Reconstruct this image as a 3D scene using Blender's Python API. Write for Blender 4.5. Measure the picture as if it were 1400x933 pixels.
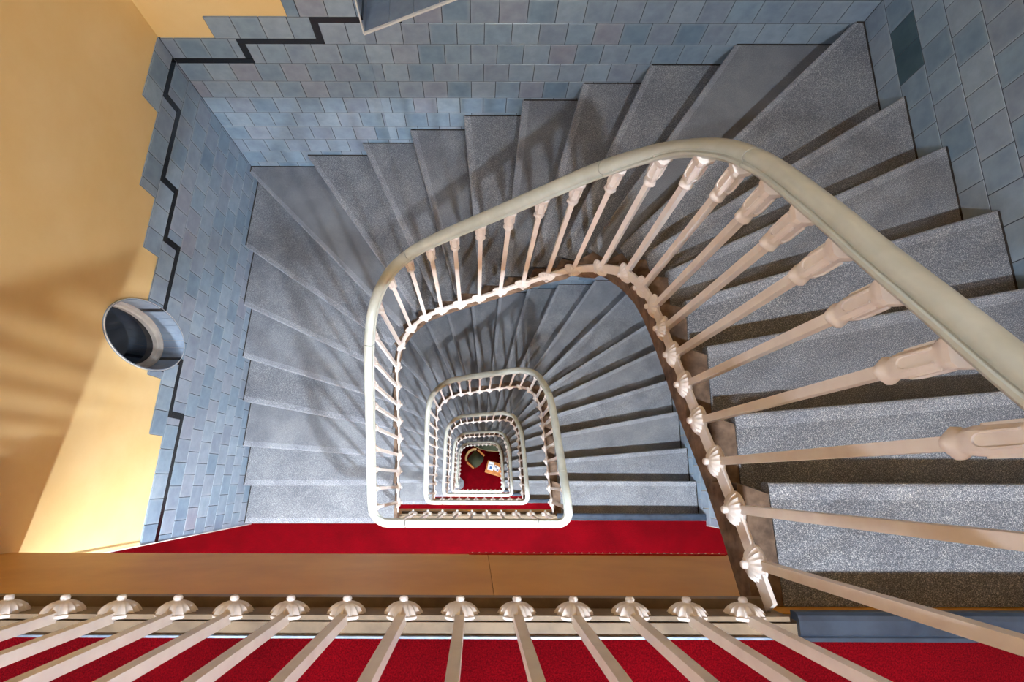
import bpy, bmesh, math, random
from mathutils import Vector, Matrix, Euler
random.seed(7)
sc = bpy.context.scene
for o in list(bpy.data.objects): bpy.data.objects.remove(o)
COL = sc.collection
PI = math.pi

# ------------------------------------------------------------------ camera
H = 3.75                      # storey height
R = H / 24                    # one riser
NF = 5                        # storeys below the upper landing
ZB = H * NF                   # height of the upper landing above the ground floor
F_PX, CX, CY = 761.87, 650.28, 469.01
TILT, PAN, YAW, CAM_H = 0.2410, 0.0009, 0.0031, 1.3499
cam = bpy.data.cameras.new('camera'); camo = bpy.data.objects.new('camera', cam); COL.objects.link(camo)
rz = Matrix(((math.cos(YAW), math.sin(YAW), 0), (-math.sin(YAW), math.cos(YAW), 0), (0, 0, 1)))
rx = Matrix(((1, 0, 0), (0, math.cos(TILT), math.sin(TILT)), (0, -math.sin(TILT), math.cos(TILT))))
ry = Matrix(((math.cos(PAN), 0, -math.sin(PAN)), (0, 1, 0), (math.sin(PAN), 0, math.cos(PAN))))
M3 = ry @ rx @ rz
camo.matrix_world = Matrix.Translation((0, 0, ZB + CAM_H)) @ M3.transposed().to_4x4()
cam.sensor_width = 36; cam.lens = F_PX / 1400 * 36
cam.shift_x = (700 - CX) / 1400; cam.shift_y = (CY - 466.5) / 1400
cam.clip_start = 0.02; cam.clip_end = 100
sc.camera = camo

# ------------------------------------------------------------------ world and exposure
w = bpy.data.worlds.new('night_sky'); sc.world = w; w.use_nodes = True
w.node_tree.nodes['Background'].inputs[0].default_value = (0.02, 0.03, 0.06, 1)
w.node_tree.nodes['Background'].inputs[1].default_value = 0.3
sc.view_settings.view_transform = 'Standard'; sc.view_settings.look = 'None'
sc.view_settings.exposure = 0.15; sc.view_settings.gamma = 1.0
sc.view_settings.use_curve_mapping = False
LAMP_DZ = 2.76                # two ceiling lamps over every landing: beside the well and near the left wall
LAMP_AT = [(0.62, -1.40), (-1.50, -1.32)]
LAMP_L, LAMP_R = 3000.0, .055
LAMP_GAIN = [[1.38, 2.0, 1.85, 1.85, 1.85, 1.2], [.66, 1.3, 1.2, 1.2, 1.2, .7]]   # the bulbs below the top landing are stronger

# ------------------------------------------------------------------ materials
MATS = {}
def nodes(name):
    m = bpy.data.materials.new(name); m.use_nodes = True; MATS[name] = m
    nt = m.node_tree; return m, nt, nt.nodes['Principled BSDF']
def ramp(nt, fac, stops):
    r = nt.nodes.new('ShaderNodeValToRGB'); nt.links.new(fac, r.inputs[0])
    el = r.color_ramp.elements
    el[0].position, el[0].color = stops[0][0], (*stops[0][1], 1)
    el[1].position, el[1].color = stops[-1][0], (*stops[-1][1], 1)
    for p, c in stops[1:-1]:
        e = el.new(p); e.color = (*c, 1)
    return r.outputs[0]
def noise(nt, scale, detail=4, rough=.6, coord='Object', dist=0):
    tc = nt.nodes.new('ShaderNodeNewGeometry') if coord == 'Position' else nt.nodes.new('ShaderNodeTexCoord')
    n = nt.nodes.new('ShaderNodeTexNoise'); n.inputs['Scale'].default_value = scale
    n.inputs['Detail'].default_value = detail; n.inputs['Roughness'].default_value = rough; n.inputs['Distortion'].default_value = dist
    nt.links.new(tc.outputs['Position' if coord == 'Position' else coord], n.inputs['Vector']); return n.outputs['Fac']
def mix(nt, fac, a, b, mode='MIX'):
    n = nt.nodes.new('ShaderNodeMixRGB'); n.blend_type = mode
    for s, v in ((n.inputs[0], fac), (n.inputs[1], a), (n.inputs[2], b)):
        if hasattr(v, 'is_output') or isinstance(v, bpy.types.NodeSocket): nt.links.new(v, s)
        elif isinstance(v, (int, float)): s.default_value = v
        else: s.default_value = (*v, 1)
    return n.outputs[0]
def bump(nt, b, h, strength, dist=.002):
    n = nt.nodes.new('ShaderNodeBump'); n.inputs['Strength'].default_value = strength; n.inputs['Distance'].default_value = dist
    nt.links.new(h, n.inputs['Height']); nt.links.new(n.outputs[0], b.inputs['Normal'])
def simple(name, c1, c2, scale, rough, bmp=0, metal=0, spec=.5, coord='Position', lo=.35, hi=.65):
    m, nt, b = nodes(name)
    f = noise(nt, scale, coord=coord)
    nt.links.new(ramp(nt, f, [(lo, c1), (hi, c2)]), b.inputs['Base Color'])
    b.inputs['Roughness'].default_value = rough; b.inputs['Metallic'].default_value = metal; b.inputs['Specular IOR Level'].default_value = spec
    if bmp: bump(nt, b, f, bmp)
    return m
def lin(r, g, b):
    f = lambda v: ((v / 255 + .055) / 1.055) ** 2.4 if v > 10 else v / 255 / 12.92
    return (f(r), f(g), f(b))

def mk_terrazzo(name, k, hi):
    m, nt, b = nodes(name)
    fine = noise(nt, 420, 2, .7, 'Position'); big = noise(nt, 5, 4, .6, 'Position')
    c = ramp(nt, fine, [(.34, lin(72*k, 76*k, 84*k)), (.5, lin(109*k, 114*k, 124*k)), (.58, lin(136*k, 140*k, 149*k)), (.66, lin(hi, hi, hi))])
    w_ = ramp(nt, big, [(.35, (.74, .74, .76)), (.68, (1.05, 1.04, 1.02))])
    nt.links.new(mix(nt, 1, c, w_, 'MULTIPLY'), b.inputs['Base Color'])
    b.inputs['Roughness'].default_value = .62
    bump(nt, b, fine, .3, .0015)
mk_terrazzo('terrazzo', 1.06, 222); mk_terrazzo('terrazzo_nosing', 1.22, 245)
def mk_tile(name, island):
    m, nt, b = nodes(name)
    if island:
        g = nt.nodes.new('ShaderNodeNewGeometry'); rnd = g.outputs['Random Per Island']
    else:
        g = nt.nodes.new('ShaderNodeObjectInfo'); rnd = g.outputs['Random']
    base = ramp(nt, rnd, [(0, lin(120, 145, 169)), (.3, lin(138, 161, 183)), (.55, lin(136, 151, 172)), (.8, lin(150, 171, 191)), (1, lin(144, 152, 171))])
    cloud = noise(nt, 14, 4, .6, 'Position'); shade = ramp(nt, cloud, [(.3, (.78, .8, .84)), (.7, (1.1, 1.08, 1.06))])
    col = mix(nt, 1, base, shade, 'MULTIPLY')
    if not island:
        # the glaze is thinner and paler along the edges of every tile
        tc = nt.nodes.new('ShaderNodeTexCoord'); sx = nt.nodes.new('ShaderNodeSeparateXYZ'); nt.links.new(tc.outputs['Object'], sx.inputs[0])
        def edge(o):
            a = nt.nodes.new('ShaderNodeMath'); a.operation = 'ABSOLUTE'; nt.links.new(o, a.inputs[0])
            mr = nt.nodes.new('ShaderNodeMapRange'); mr.inputs[1].default_value = .056; mr.inputs[2].default_value = .073
            nt.links.new(a.outputs[0], mr.inputs[0]); return mr.outputs[0]
        mx = nt.nodes.new('ShaderNodeMath'); mx.operation = 'MAXIMUM'
        nt.links.new(edge(sx.outputs[0]), mx.inputs[0]); nt.links.new(edge(sx.outputs[1]), mx.inputs[1])
        ml = nt.nodes.new('ShaderNodeMath'); ml.operation = 'MULTIPLY'; ml.inputs[1].default_value = .28; nt.links.new(mx.outputs[0], ml.inputs[0])
        col = mix(nt, ml.outputs[0], col, lin(176, 186, 194))
    nt.links.new(col, b.inputs['Base Color'])
    b.inputs['Roughness'].default_value = .28; b.inputs['Specular IOR Level'].default_value = .45
    bump(nt, b, noise(nt, 9, 2, .5, 'Position'), .12, .004)
mk_tile('tile', False); mk_tile('tile_far', True)
def mk_plaster():
    m, nt, b = nodes('plaster')
    f = noise(nt, 2.2, 5, .6, 'Position'); g = noise(nt, 30, 5, .6, 'Position')
    nt.links.new(ramp(nt, f, [(.3, lin(234, 200, 138)), (.7, lin(242, 214, 160))]), b.inputs['Base Color'])
    b.inputs['Roughness'].default_value = .5; b.inputs['Specular IOR Level'].default_value = .35
    bump(nt, b, g, .12, .004)
mk_plaster()
def mk_carpet():
    m, nt, b = nodes('carpet')
    f = noise(nt, 260, 3, .8, 'Position'); g = noise(nt, 4, 4, .6, 'Position')
    c = ramp(nt, f, [(.3, lin(62, 0, 7)), (.55, lin(116, 2, 15)), (.75, lin(142, 14, 28))])
    s = ramp(nt, g, [(.35, (.72, .7, .7)), (.65, (1.05, 1, 1))])
    nt.links.new(mix(nt, 1, c, s, 'MULTIPLY'), b.inputs['Base Color'])
    b.inputs['Roughness'].default_value = .95; b.inputs['Specular IOR Level'].default_value = .05
    b.inputs['Sheen Weight'].default_value = .15; b.inputs['Sheen Tint'].default_value = (.8, .05, .08, 1)
    bump(nt, b, f, .8, .006)
mk_carpet()
simple('rail_paint', lin(182, 188, 182), lin(198, 203, 198), 9, .3)
simple('baluster_paint', lin(230, 221, 219), lin(240, 234, 232), 14, .38)
simple('beige_paint', lin(112, 94, 74), lin(140, 120, 96), 12, .55, .15)
simple('brown_concrete', lin(82, 64, 52), lin(132, 108, 90), 18, .75, .4)
simple('grout', lin(52, 62, 76), lin(74, 84, 98), 40, .9)
simple('string_paint', lin(184, 170, 156), lin(206, 194, 182), 14, .45, .1)
simple('dirt', lin(30, 26, 24), lin(52, 46, 42), 30, .9)
simple('tile_teal', lin(58, 84, 98), lin(72, 98, 112), 8, .25)
simple('black_tile', (.004, .004, .005), (.009, .009, .011), 20, .25)
simple('blue_nosing', lin(44, 54, 70), lin(62, 74, 92), 12, .3)
simple('alu', lin(120, 140, 166), lin(150, 166, 188), 30, .4, 0, .3)
simple('white_bead', lin(214, 216, 218), lin(230, 230, 230), 10, .4)
simple('plaster_shaded', lin(212, 148, 54), lin(226, 166, 70), 3, .55, .1)  # same plaster as the walls, the apron's deep shaded tone put into the colour
simple('ceiling_white', lin(232, 222, 200), lin(240, 232, 214), 3, .8)
simple('dark_wood', lin(40, 34, 30), lin(56, 48, 42), 6, .5)
simple('window_frame_paint', lin(206, 198, 192), lin(224, 218, 212), 12, .4)
simple('steel', lin(120, 130, 142), lin(160, 168, 178), 60, .3, 0, .8)
simple('red_ribbon', lin(190, 6, 20), lin(215, 10, 28), 30, .6)
simple('stud_white', lin(235, 232, 225), lin(245, 242, 238), 30, .4)
simple('oak', lin(186, 112, 52), lin(214, 140, 74), 7, .45)
simple('green_fabric', lin(50, 58, 42), lin(72, 78, 58), 60, .9, .3)
simple('cream_fabric', lin(190, 160, 116), lin(206, 178, 134), 60, .85)
simple('paper', lin(226, 232, 238), lin(240, 244, 248), 40, .7)
simple('blue_ink', lin(40, 100, 180), lin(60, 126, 200), 40, .6)
simple('grey_ink', lin(96, 100, 140), lin(170, 172, 190), 30, .6)
m, nt, b = nodes('night_glass'); b.inputs['Base Color'].default_value = (.006, .009, .016, 1); b.inputs['Roughness'].default_value = .06
for ab in range(2):
  for k in range(NF+1):
    m, nt, b = nodes('lamp_glow_%d_%d' % (ab, k))
    b.inputs['Base Color'].default_value = (.9, .9, .88, 1); b.inputs['Emission Color'].default_value = (.85, .93, 1, 1); b.inputs['Emission Strength'].default_value = LAMP_L*LAMP_GAIN[ab][k]

# ------------------------------------------------------------------ mesh helpers
def mesh(name, vs, fs, mat, smooth=False):
    me = bpy.data.meshes.new(name); me.from_pydata([tuple(v) for v in vs], [], fs); me.update()
    bm = bmesh.new(); bm.from_mesh(me); bmesh.ops.recalc_face_normals(bm, faces=bm.faces); bm.to_mesh(me); bm.free()
    me.materials.append(MATS[mat])
    if smooth:
        for p in me.polygons: p.use_smooth = True
        try: me.set_sharp_from_angle(angle=math.radians(40))
        except Exception: pass
    return me
def link(name, me, parent=None, loc=None, mw=None):
    o = bpy.data.objects.new(name, me); COL.objects.link(o)
    if mw is not None: o.matrix_world = mw
    elif loc is not None: o.location = loc
    if parent is not None:
        pm = parent.matrix_world if parent.parent is None else WORLD[parent]
        WORLD[o] = (mw if mw is not None else Matrix.Translation(loc or (0, 0, 0)))
        o.parent = parent; o.matrix_parent_inverse = pm.inverted()
    else:
        WORLD[o] = mw if mw is not None else Matrix.Translation(loc or (0, 0, 0))
    return o
WORLD = {}
def empty(name, loc):
    o = bpy.data.objects.new(name, None); COL.objects.link(o); o.matrix_world = Matrix.Translation(loc); o.empty_display_size = .1
    WORLD[o] = Matrix.Translation(loc); return o
def tag(o, label, cat, group=None):
    o['label'] = label; o['category'] = cat
    if group: o['group'] = group
    return o
def struct(o): o['kind'] = 'structure'; return o
class MB:
    def __init__(s): s.v = []; s.f = []
    def box(s, a, b):
        n = len(s.v); x0, y0, z0 = a; x1, y1, z1 = b
        s.v += [(x0,y0,z0),(x1,y0,z0),(x1,y1,z0),(x0,y1,z0),(x0,y0,z1),(x1,y0,z1),(x1,y1,z1),(x0,y1,z1)]
        s.f += [tuple(n+i for i in q) for q in ((0,3,2,1),(4,5,6,7),(0,1,5,4),(1,2,6,5),(2,3,7,6),(3,0,4,7))]; return s
    def prism(s, poly, zb, zt):
        """poly: list of (x,y); zb / zt numbers or lists"""
        n = len(poly); k = len(s.v)
        zb = zb if isinstance(zb, (list, tuple)) else [zb] * n; zt = zt if isinstance(zt, (list, tuple)) else [zt] * n
        s.v += [(p[0], p[1], z) for p, z in zip(poly, zb)] + [(p[0], p[1], z) for p, z in zip(poly, zt)]
        s.f += [tuple(k + i for i in reversed(range(n))), tuple(k + n + i for i in range(n))]
        s.f += [(k+i, k+(i+1) % n, k+n+(i+1) % n, k+n+i) for i in range(n)]; return s
    def sweep(s, path, profile, frames, cap=True):
        """profile (a,b) in frame (side, up)"""
        k = len(s.v); n = len(profile)
        for p, (sd, up) in zip(path, frames):
            for a, b in profile: s.v.append(tuple(p + sd * a + up * b))
        for i in range(len(path) - 1):
            for j in range(n):
                s.f.append((k+i*n+j, k+i*n+(j+1) % n, k+(i+1)*n+(j+1) % n, k+(i+1)*n+j))
        if cap:
            s.f.append(tuple(k + j for j in reversed(range(n)))); s.f.append(tuple(k + (len(path)-1)*n + j for j in range(n)))
        return s
    def lathe(s, prof, seg=12, wob=None, cap=True):
        k = len(s.v)
        for r, z in prof:
            for j in range(seg):
                a = 2*PI*j/seg; rr = r * (wob(j, z) if wob else 1)
                s.v.append((rr*math.cos(a), rr*math.sin(a), z))
        for i in range(len(prof)-1):
            for j in range(seg):
                s.f.append((k+i*seg+j, k+i*seg+(j+1) % seg, k+(i+1)*seg+(j+1) % seg, k+(i+1)*seg+j))
        if cap: s.f.append(tuple(k+j for j in reversed(range(seg)))); s.f.append(tuple(k+(len(prof)-1)*seg+j for j in range(seg)))
        return s
    def bar(s, a, b, wd, up=Vector((0, 0, 1)), ht=None):
        a = Vector(a); b = Vector(b); t = (b-a).normalized(); sd = t.cross(up).normalized(); u = sd.cross(t); h = ht or wd
        pr = [(-wd/2,-h/2),(wd/2,-h/2),(wd/2,h/2),(-wd/2,h/2)]
        return s.sweep([a, b], pr, [(sd, u), (sd, u)])
    def make(s, name, mat, parent=None, loc=None, smooth=False):
        if loc is not None: vs = [tuple(Vector(v) - Vector(loc)) for v in s.v]
        else: vs = s.v
        return link(name, mesh(name, vs, s.f, mat, smooth), parent, loc)
def interp(x, xs, ys):
    if x <= xs[0]: return ys[0]
    for i in range(len(xs)-1):
        if x <= xs[i+1]: return ys[i] + (ys[i+1]-ys[i]) * (x-xs[i]) / (xs[i+1]-xs[i])
    return ys[-1]
def drift(z):   # the old balustrade is not perfectly plumb over its five storeys (z relative to the upper landing)
    return interp(-z, [0, 1.5, 2.9, 6.5, 10.3, 14.0], [0, 0, -.012, .03, .05, .06])

# ------------------------------------------------------------------ plan of the stair (metres, measured at the upper storey)
XL, SL = -1.9344, .0808       # left wall: x = XL + SL*y
XR, SR = 2.0151, .0081        # right wall
YB = 2.3469                   # back wall
YC = -.3818                   # where side walls end at the landing
YA = -.306                    # apron face of each landing
AD = 1.1536                   # depth of the apron
xl = lambda y: XL + SL*y
xr = lambda y: XR + SR*y
NI = {24:(.77,-.287),23:(.765,-.004),22:(.768,.193),21:(.772,.439),20:(.777,.651),19:(.776,.831),18:(.736,.972),17:(.667,1.066),16:(.560,1.130),15:(.427,1.152),
      14:(.297,1.156),13:(.156,1.156),12:(.022,1.157),11:(-.134,1.158),10:(-.273,1.158),9:(-.424,1.130),8:(-.548,1.066),7:(-.618,.957),6:(-.638,.772),5:(-.650,.582),
      4:(-.662,.390),3:(-.673,.175),2:(-.688,-.048),1:(-.698,-.362)}
NO = {24:(xr(-.287),-.287),23:(xr(-.006),-.006),22:(xr(.3),.3045),21:(xr(.67),.6744),20:(xr(1),1.0264),19:(xr(1.4),1.4097),18:(xr(1.8),1.7791),17:(1.985,YB),16:(1.4278,YB),15:(1.0044,YB),
      14:(.6423,YB),13:(.2884,YB),12:(-.0899,YB),11:(-.4642,YB),10:(-.8274,YB),9:(-1.267,YB),8:(xl(2.291),2.291),7:(xl(1.7516),1.7516),6:(xl(1.326),1.3259),5:(xl(.9385),.9385),
      4:(xl(.61),.6098),3:(xl(.26),.2612),2:(xl(-.055),-.0546),1:(xl(-.366),-.366)}
# foot of every baluster of a flight, relative to the landing it descends from (last value: height of the flat bar)
ROS = [(.68,-.197,-.094),(.674,-.072,-.160),(.672,.052,-.247),(.674,.176,-.345),(.673,.300,-.428),(.671,.416,-.504),(.671,.530,-.584),(.670,.640,-.664),(.661,.752,-.764),
       (.637,.864,-.903),(.590,.985,-1.155),(.497,1.058,-1.362),(.382,1.078,-1.508),(.264,1.084,-1.648),(.143,1.087,-1.785),(.020,1.092,-1.928),(-.102,1.092,-2.052),(-.226,1.093,-2.184),
       (-.342,1.083,-2.318),(-.452,1.036,-2.445),(-.548,.962,-2.668),(-.588,.832,-2.806),(-.598,.701,-2.917),(-.606,.574,-3.023),(-.610,.454,-3.121),(-.616,.324,-3.224),(-.626,.195,-3.317),(-.642,.066,-3.406),(-.651,-.062,-3.492),(-.656,-.190,-3.560)]
RAIL = [(.675,-.215,.925),(.675,-.10,.872),(.675,.03,.758),(.675,.142,.661),(.674,.245,.578),(.671,.366,.480),(.668,.525,.355),(.654,.715,.198),(.622,.852,.045),(.566,1.000,-.205),(.432,1.078,-.441),(.252,1.093,-.640),(.025,1.105,-.882),
        (-.179,1.109,-1.087),(-.326,1.104,-1.250),(-.462,1.050,-1.405),(-.575,.940,-1.628),(-.625,.735,-1.812),(-.650,.418,-2.072),(-.676,.073,-2.355),(-.690,-.12,-2.51),(-.696,-.21,-2.615)]
RAIL_Z = .93; RAIL_Y = -.302
SX = [(.68,-.29)] + [r[:2] for r in ROS] + [(-.66,-.33)]
def nearS(p):
    best = None
    for a, b in zip(SX[:-1], SX[1:]):
        a = Vector(a); ab = Vector(b) - a; t = max(0, min(1, (Vector(p)-a).dot(ab)/ab.dot(ab))); c = a + ab*t; d = (Vector(p)-c).length
        if best is None or d < best[0]: best = (d, c)
    return best[1]
def smooth_path(pts, step):
    """Catmull-Rom through pts, resampled"""
    P = [Vector(p) for p in pts]; P = [P[0]*2-P[1]] + P + [P[-1]*2-P[-2]]; out = []
    for i in range(1, len(P)-2):
        n = max(1, int(math.ceil((P[i+1]-P[i]).length/step)))
        for k in range(n):
            t = k/n; a, b, c, d = P[i-1], P[i], P[i+1], P[i+2]
            out.append(.5*((2*b)+(c-a)*t+(2*a-5*b+4*c-d)*t*t+(3*b-a-3*c+d)*t**3))
    out.append(P[-2]); return out
def rail_frames(path):
    fr = []
    for i in range(len(path)):
        t = path[min(i+1, len(path)-1)] - path[max(i-1, 0)]; t.normalize()
        sd = t.cross(Vector((0,0,1))).normalized(); fr.append((sd, sd.cross(t).normalized()))
    return fr

# ------------------------------------------------------------------ walls
TOP = ZB + 3.25
XW = 4.2; YW = -2.9
TF = .010                     # tile thickness: tile faces lie in the measured wall planes
PH_Y, PH_Z, PH_A, PH_B, PH_D = .79, -1.73, .187, .390, .175   # oval window in the left wall
def wall_left():
    # room face with an oval hole, then the solid body behind it
    y0, y1 = YC, YB + TF
    X = lambda y, d=0: xl(y) - TF - d
    vs, fs = [], []
    def quad(ya, yb, za, zb):
        k = len(vs); vs.extend([(X(ya),ya,za),(X(yb),yb,za),(X(yb),yb,zb),(X(ya),ya,zb)]); fs.append((k,k+1,k+2,k+3))
    za, zb = ZB+PH_Z-.6, ZB+PH_Z+.6; ya, yb = PH_Y-.4, PH_Y+.4
    quad(y0, y1, 0, za); quad(y0, y1, zb, TOP); quad(y0, ya, za, zb); quad(yb, y1, za, zb)
    n = 64; k = len(vs)
    angs = [2*PI*i/n for i in range(n)]
    corner = [math.atan2(sz*.6, sy*.4) % (2*PI) for sy in (1,-1) for sz in (1,-1)]
    for c in corner:
        j = min(range(n), key=lambda i: abs((angs[i]-c+PI) % (2*PI)-PI)); angs[j] = c
    for a in angs:
        ca, sa = math.cos(a), math.sin(a); m_ = min(.4/abs(ca) if abs(ca)>1e-9 else 9, .6/abs(sa) if abs(sa)>1e-9 else 9)
        yy, zz = PH_Y+PH_A*ca/ math.hypot(ca*1, sa*1), ZB+PH_Z+PH_B*sa
        vs.append((X(yy),yy,zz)); vs.append((X(PH_Y+m_*ca),PH_Y+m_*ca,ZB+PH_Z+m_*sa))
    for i in range(n):
        j = (i+1) % n; fs.append((k+2*i,k+2*j,k+2*j+1,k+2*i+1))
    # reveal tube and its back
    k2 = len(vs)
    for a in angs:
        yy, zz = PH_Y+PH_A*math.cos(a), ZB+PH_Z+PH_B*math.sin(a); vs.append((X(yy,PH_D+.05),yy,zz))
    for i in range(n):
        j = (i+1) % n; fs.append((k+2*i,k+2*j,k2+j,k2+i))
    fs.append(tuple(k2+i for i in range(n)))
    # body: end face towards the landing, far side, top
    k = len(vs)
    vs.extend([(X(y0),y0,0),(-XW,y0,0),(-XW,y1,0),(X(y1),y1,0),(X(y0),y0,TOP),(-XW,y0,TOP),(-XW,y1,TOP),(X(y1),y1,TOP)])
    fs.extend([(k,k+1,k+5,k+4),(k+1,k+2,k+6,k+5),(k+2,k+3,k+7,k+6),(k+4,k+5,k+6,k+7),(k+3,k+2,k+1,k)])
    me = bpy.data.meshes.new('wall_left'); me.from_pydata(vs, [], fs); me.update(); me.materials.append(MATS['plaster'])
    return struct(link('wall_left', me))
WL = wall_left()
mb = MB(); mb.prism([(xr(YC)+TF,YC),(XW,YC),(XW,YB+TF),(xr(YB)+TF,YB+TF)], 0, TOP); WR = struct(mb.make('wall_right', 'plaster'))
# back wall with a tall window whose sill follows the slope of the stair
WX0, WX1, WZ1 = -.615, .48, 1.2
sill = lambda x: -1.18 + .45*(x-WX0)
def wall_back():
    vs, fs = [], []
    yf = YB + TF; x0, x1 = -XW, XW
    def quad(p): 
        k = len(vs); vs.extend([(a, yf, b) for a, b in p]); fs.append(tuple(range(k, k+len(p))))
    quad([(x0,0),(WX0,0),(WX0,TOP),(x0,TOP)]); quad([(WX1,0),(x1,0),(x1,TOP),(WX1,TOP)])
    quad([(WX0,0),(WX1,0),(WX1,ZB+sill(WX1)),(WX0,ZB+sill(WX0))]); quad([(WX0,ZB+WZ1),(WX1,ZB+WZ1),(WX1,TOP),(WX0,TOP)])
    D = .34; c = [(WX0,ZB+sill(WX0)),(WX1,ZB+sill(WX1)),(WX1,ZB+WZ1),(WX0,ZB+WZ1)]
    k = len(vs); vs.extend([(a,yf,b) for a,b in c]+[(a,yf+D,b) for a,b in c])
    fs.extend([(k+i,k+(i+1)%4,k+4+(i+1)%4,k+4+i) for i in range(4)])
    k = len(vs); vs.extend([(x0,yf,0),(x1,yf,0),(x1,yf+.5,0),(x0,yf+.5,0),(x0,yf,TOP),(x1,yf,TOP),(x1,yf+.5,TOP),(x0,yf+.5,TOP)])
    fs.extend([(k+2,k+3,k+7,k+6),(k+4,k+5,k+6,k+7),(k,k+3,k+7,k+4),(k+1,k+2,k+6,k+5)])
    me = bpy.data.meshes.new('wall_back'); me.from_pydata(vs, [], fs); me.update(); me.materials.append(MATS['plaster'])
    return struct(link('wall_back', me))
WB = wall_back()
struct(MB().box((-XW,YW-.2,0),(XW,YW,TOP)).make('wall_front', 'plaster'))
struct(MB().box((-XW-.2,YW,0),(-XW,YC,TOP)).make('wall_corridor_left', 'plaster'))
struct(MB().box((XW,YW,0),(XW+.2,YC,TOP)).make('wall_corridor_right', 'plaster'))
struct(MB().box((-XW-.2,YW-.2,TOP),(XW+.2,YB+.6,TOP+.2)).make('ceiling', 'ceiling_white'))
struct(MB().box((-XW-.2,YW-.2,-.2),(XW+.2,YB+.6,0)).make('floor', 'carpet'))

# ------------------------------------------------------------------ wall tiles
T = .1486; GAP = .0042; BS = .038          # tile pitch, joint, black border strip
def outer_steps(which):
    """list of (u, z) tread heights along one wall"""
    return [( (NO[i][0] if which == 'b' else NO[i][1]), -H+i*R) for i in range(1, 25) if (which=='l' and i<=8) or (which=='b' and 9<=i<=17) or (which=='r' and i>=18)]
def tread_z(which, u):
    s = outer_steps(which)
    if which == 'l':
        z = [zz for uu, zz in s if uu <= u]; return max(z) if z else -H
    if which == 'b':
        z = [zz for uu, zz in s if uu <= u]; return max(z) if z else -H+8*R
    z = [zz for uu, zz in s if uu >= u]; return max(z) if z else -H+17*R
class Wall:
    def __init__(s, key, parent, g0, phase, u0, u1, black, dado, frame):
        s.key, s.parent, s.g0, s.ph, s.u0, s.u1, s.black, s.dado, s.frame = key, parent, g0, phase, u0, u1, black, dado, frame
    def lvl(s, tab, u):
        for a, b, l in tab:
            if a <= u < b: return s.g0 + l*T
        return s.g0 + tab[-1][2]*T
def clip(poly, a, b, c):      # keep a*x+b*y <= c
    out = []
    for i in range(len(poly)):
        p, q = poly[i], poly[(i+1) % len(poly)]; dp, dq = a*p[0]+b*p[1]-c, a*q[0]+b*q[1]-c
        if dp <= 0: out.append(p)
        if dp*dq < 0:
            t = dp/(dp-dq); out.append((p[0]+(q[0]-p[0])*t, p[1]+(q[1]-p[1])*t))
    return out
def cut_ellipse(poly, cx, cz, a, b):
    """pieces of a rectangle outside an ellipse"""
    ins = lambda p: ((p[0]-cx)/a)**2+((p[1]-cz)/b)**2 < 1
    pts = []
    for i in range(len(poly)):
        p, q = poly[i], poly[(i+1) % len(poly)]
        for k in range(40): pts.append((p[0]+(q[0]-p[0])*k/40, p[1]+(q[1]-p[1])*k/40, k == 0))
    fl = [ins(p) for p in pts]
    if not any(fl): return [poly]
    if all(fl): return []
    n = len(pts); start = next(i for i in range(n) if fl[i-1] and not fl[i]); res = []; cur = []
    for d in range(n+1):
        i = (start+d) % n
        if d < n and not fl[i]: cur.append(pts[i])
        elif cur:
            c = [(p[0], p[1]) for j, p in enumerate(cur) if p[2] or j in (0, len(cur)-1)]
            t1 = math.atan2((c[-1][1]-cz)/b, (c[-1][0]-cx)/a); t0 = math.atan2((c[0][1]-cz)/b, (c[0][0]-cx)/a)
            dd = (t0-t1+PI) % (2*PI)-PI
            c += [(cx+a*math.cos(t1+dd*k/6), cz+b*math.sin(t1+dd*k/6)) for k in range(0, 7)]
            if len(cur) > 2: res.append(c)
            cur = []
    return res
def area(p): return abs(sum(p[i][0]*p[(i+1)%len(p)][1]-p[(i+1)%len(p)][0]*p[i][1] for i in range(len(p))))/2
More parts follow.
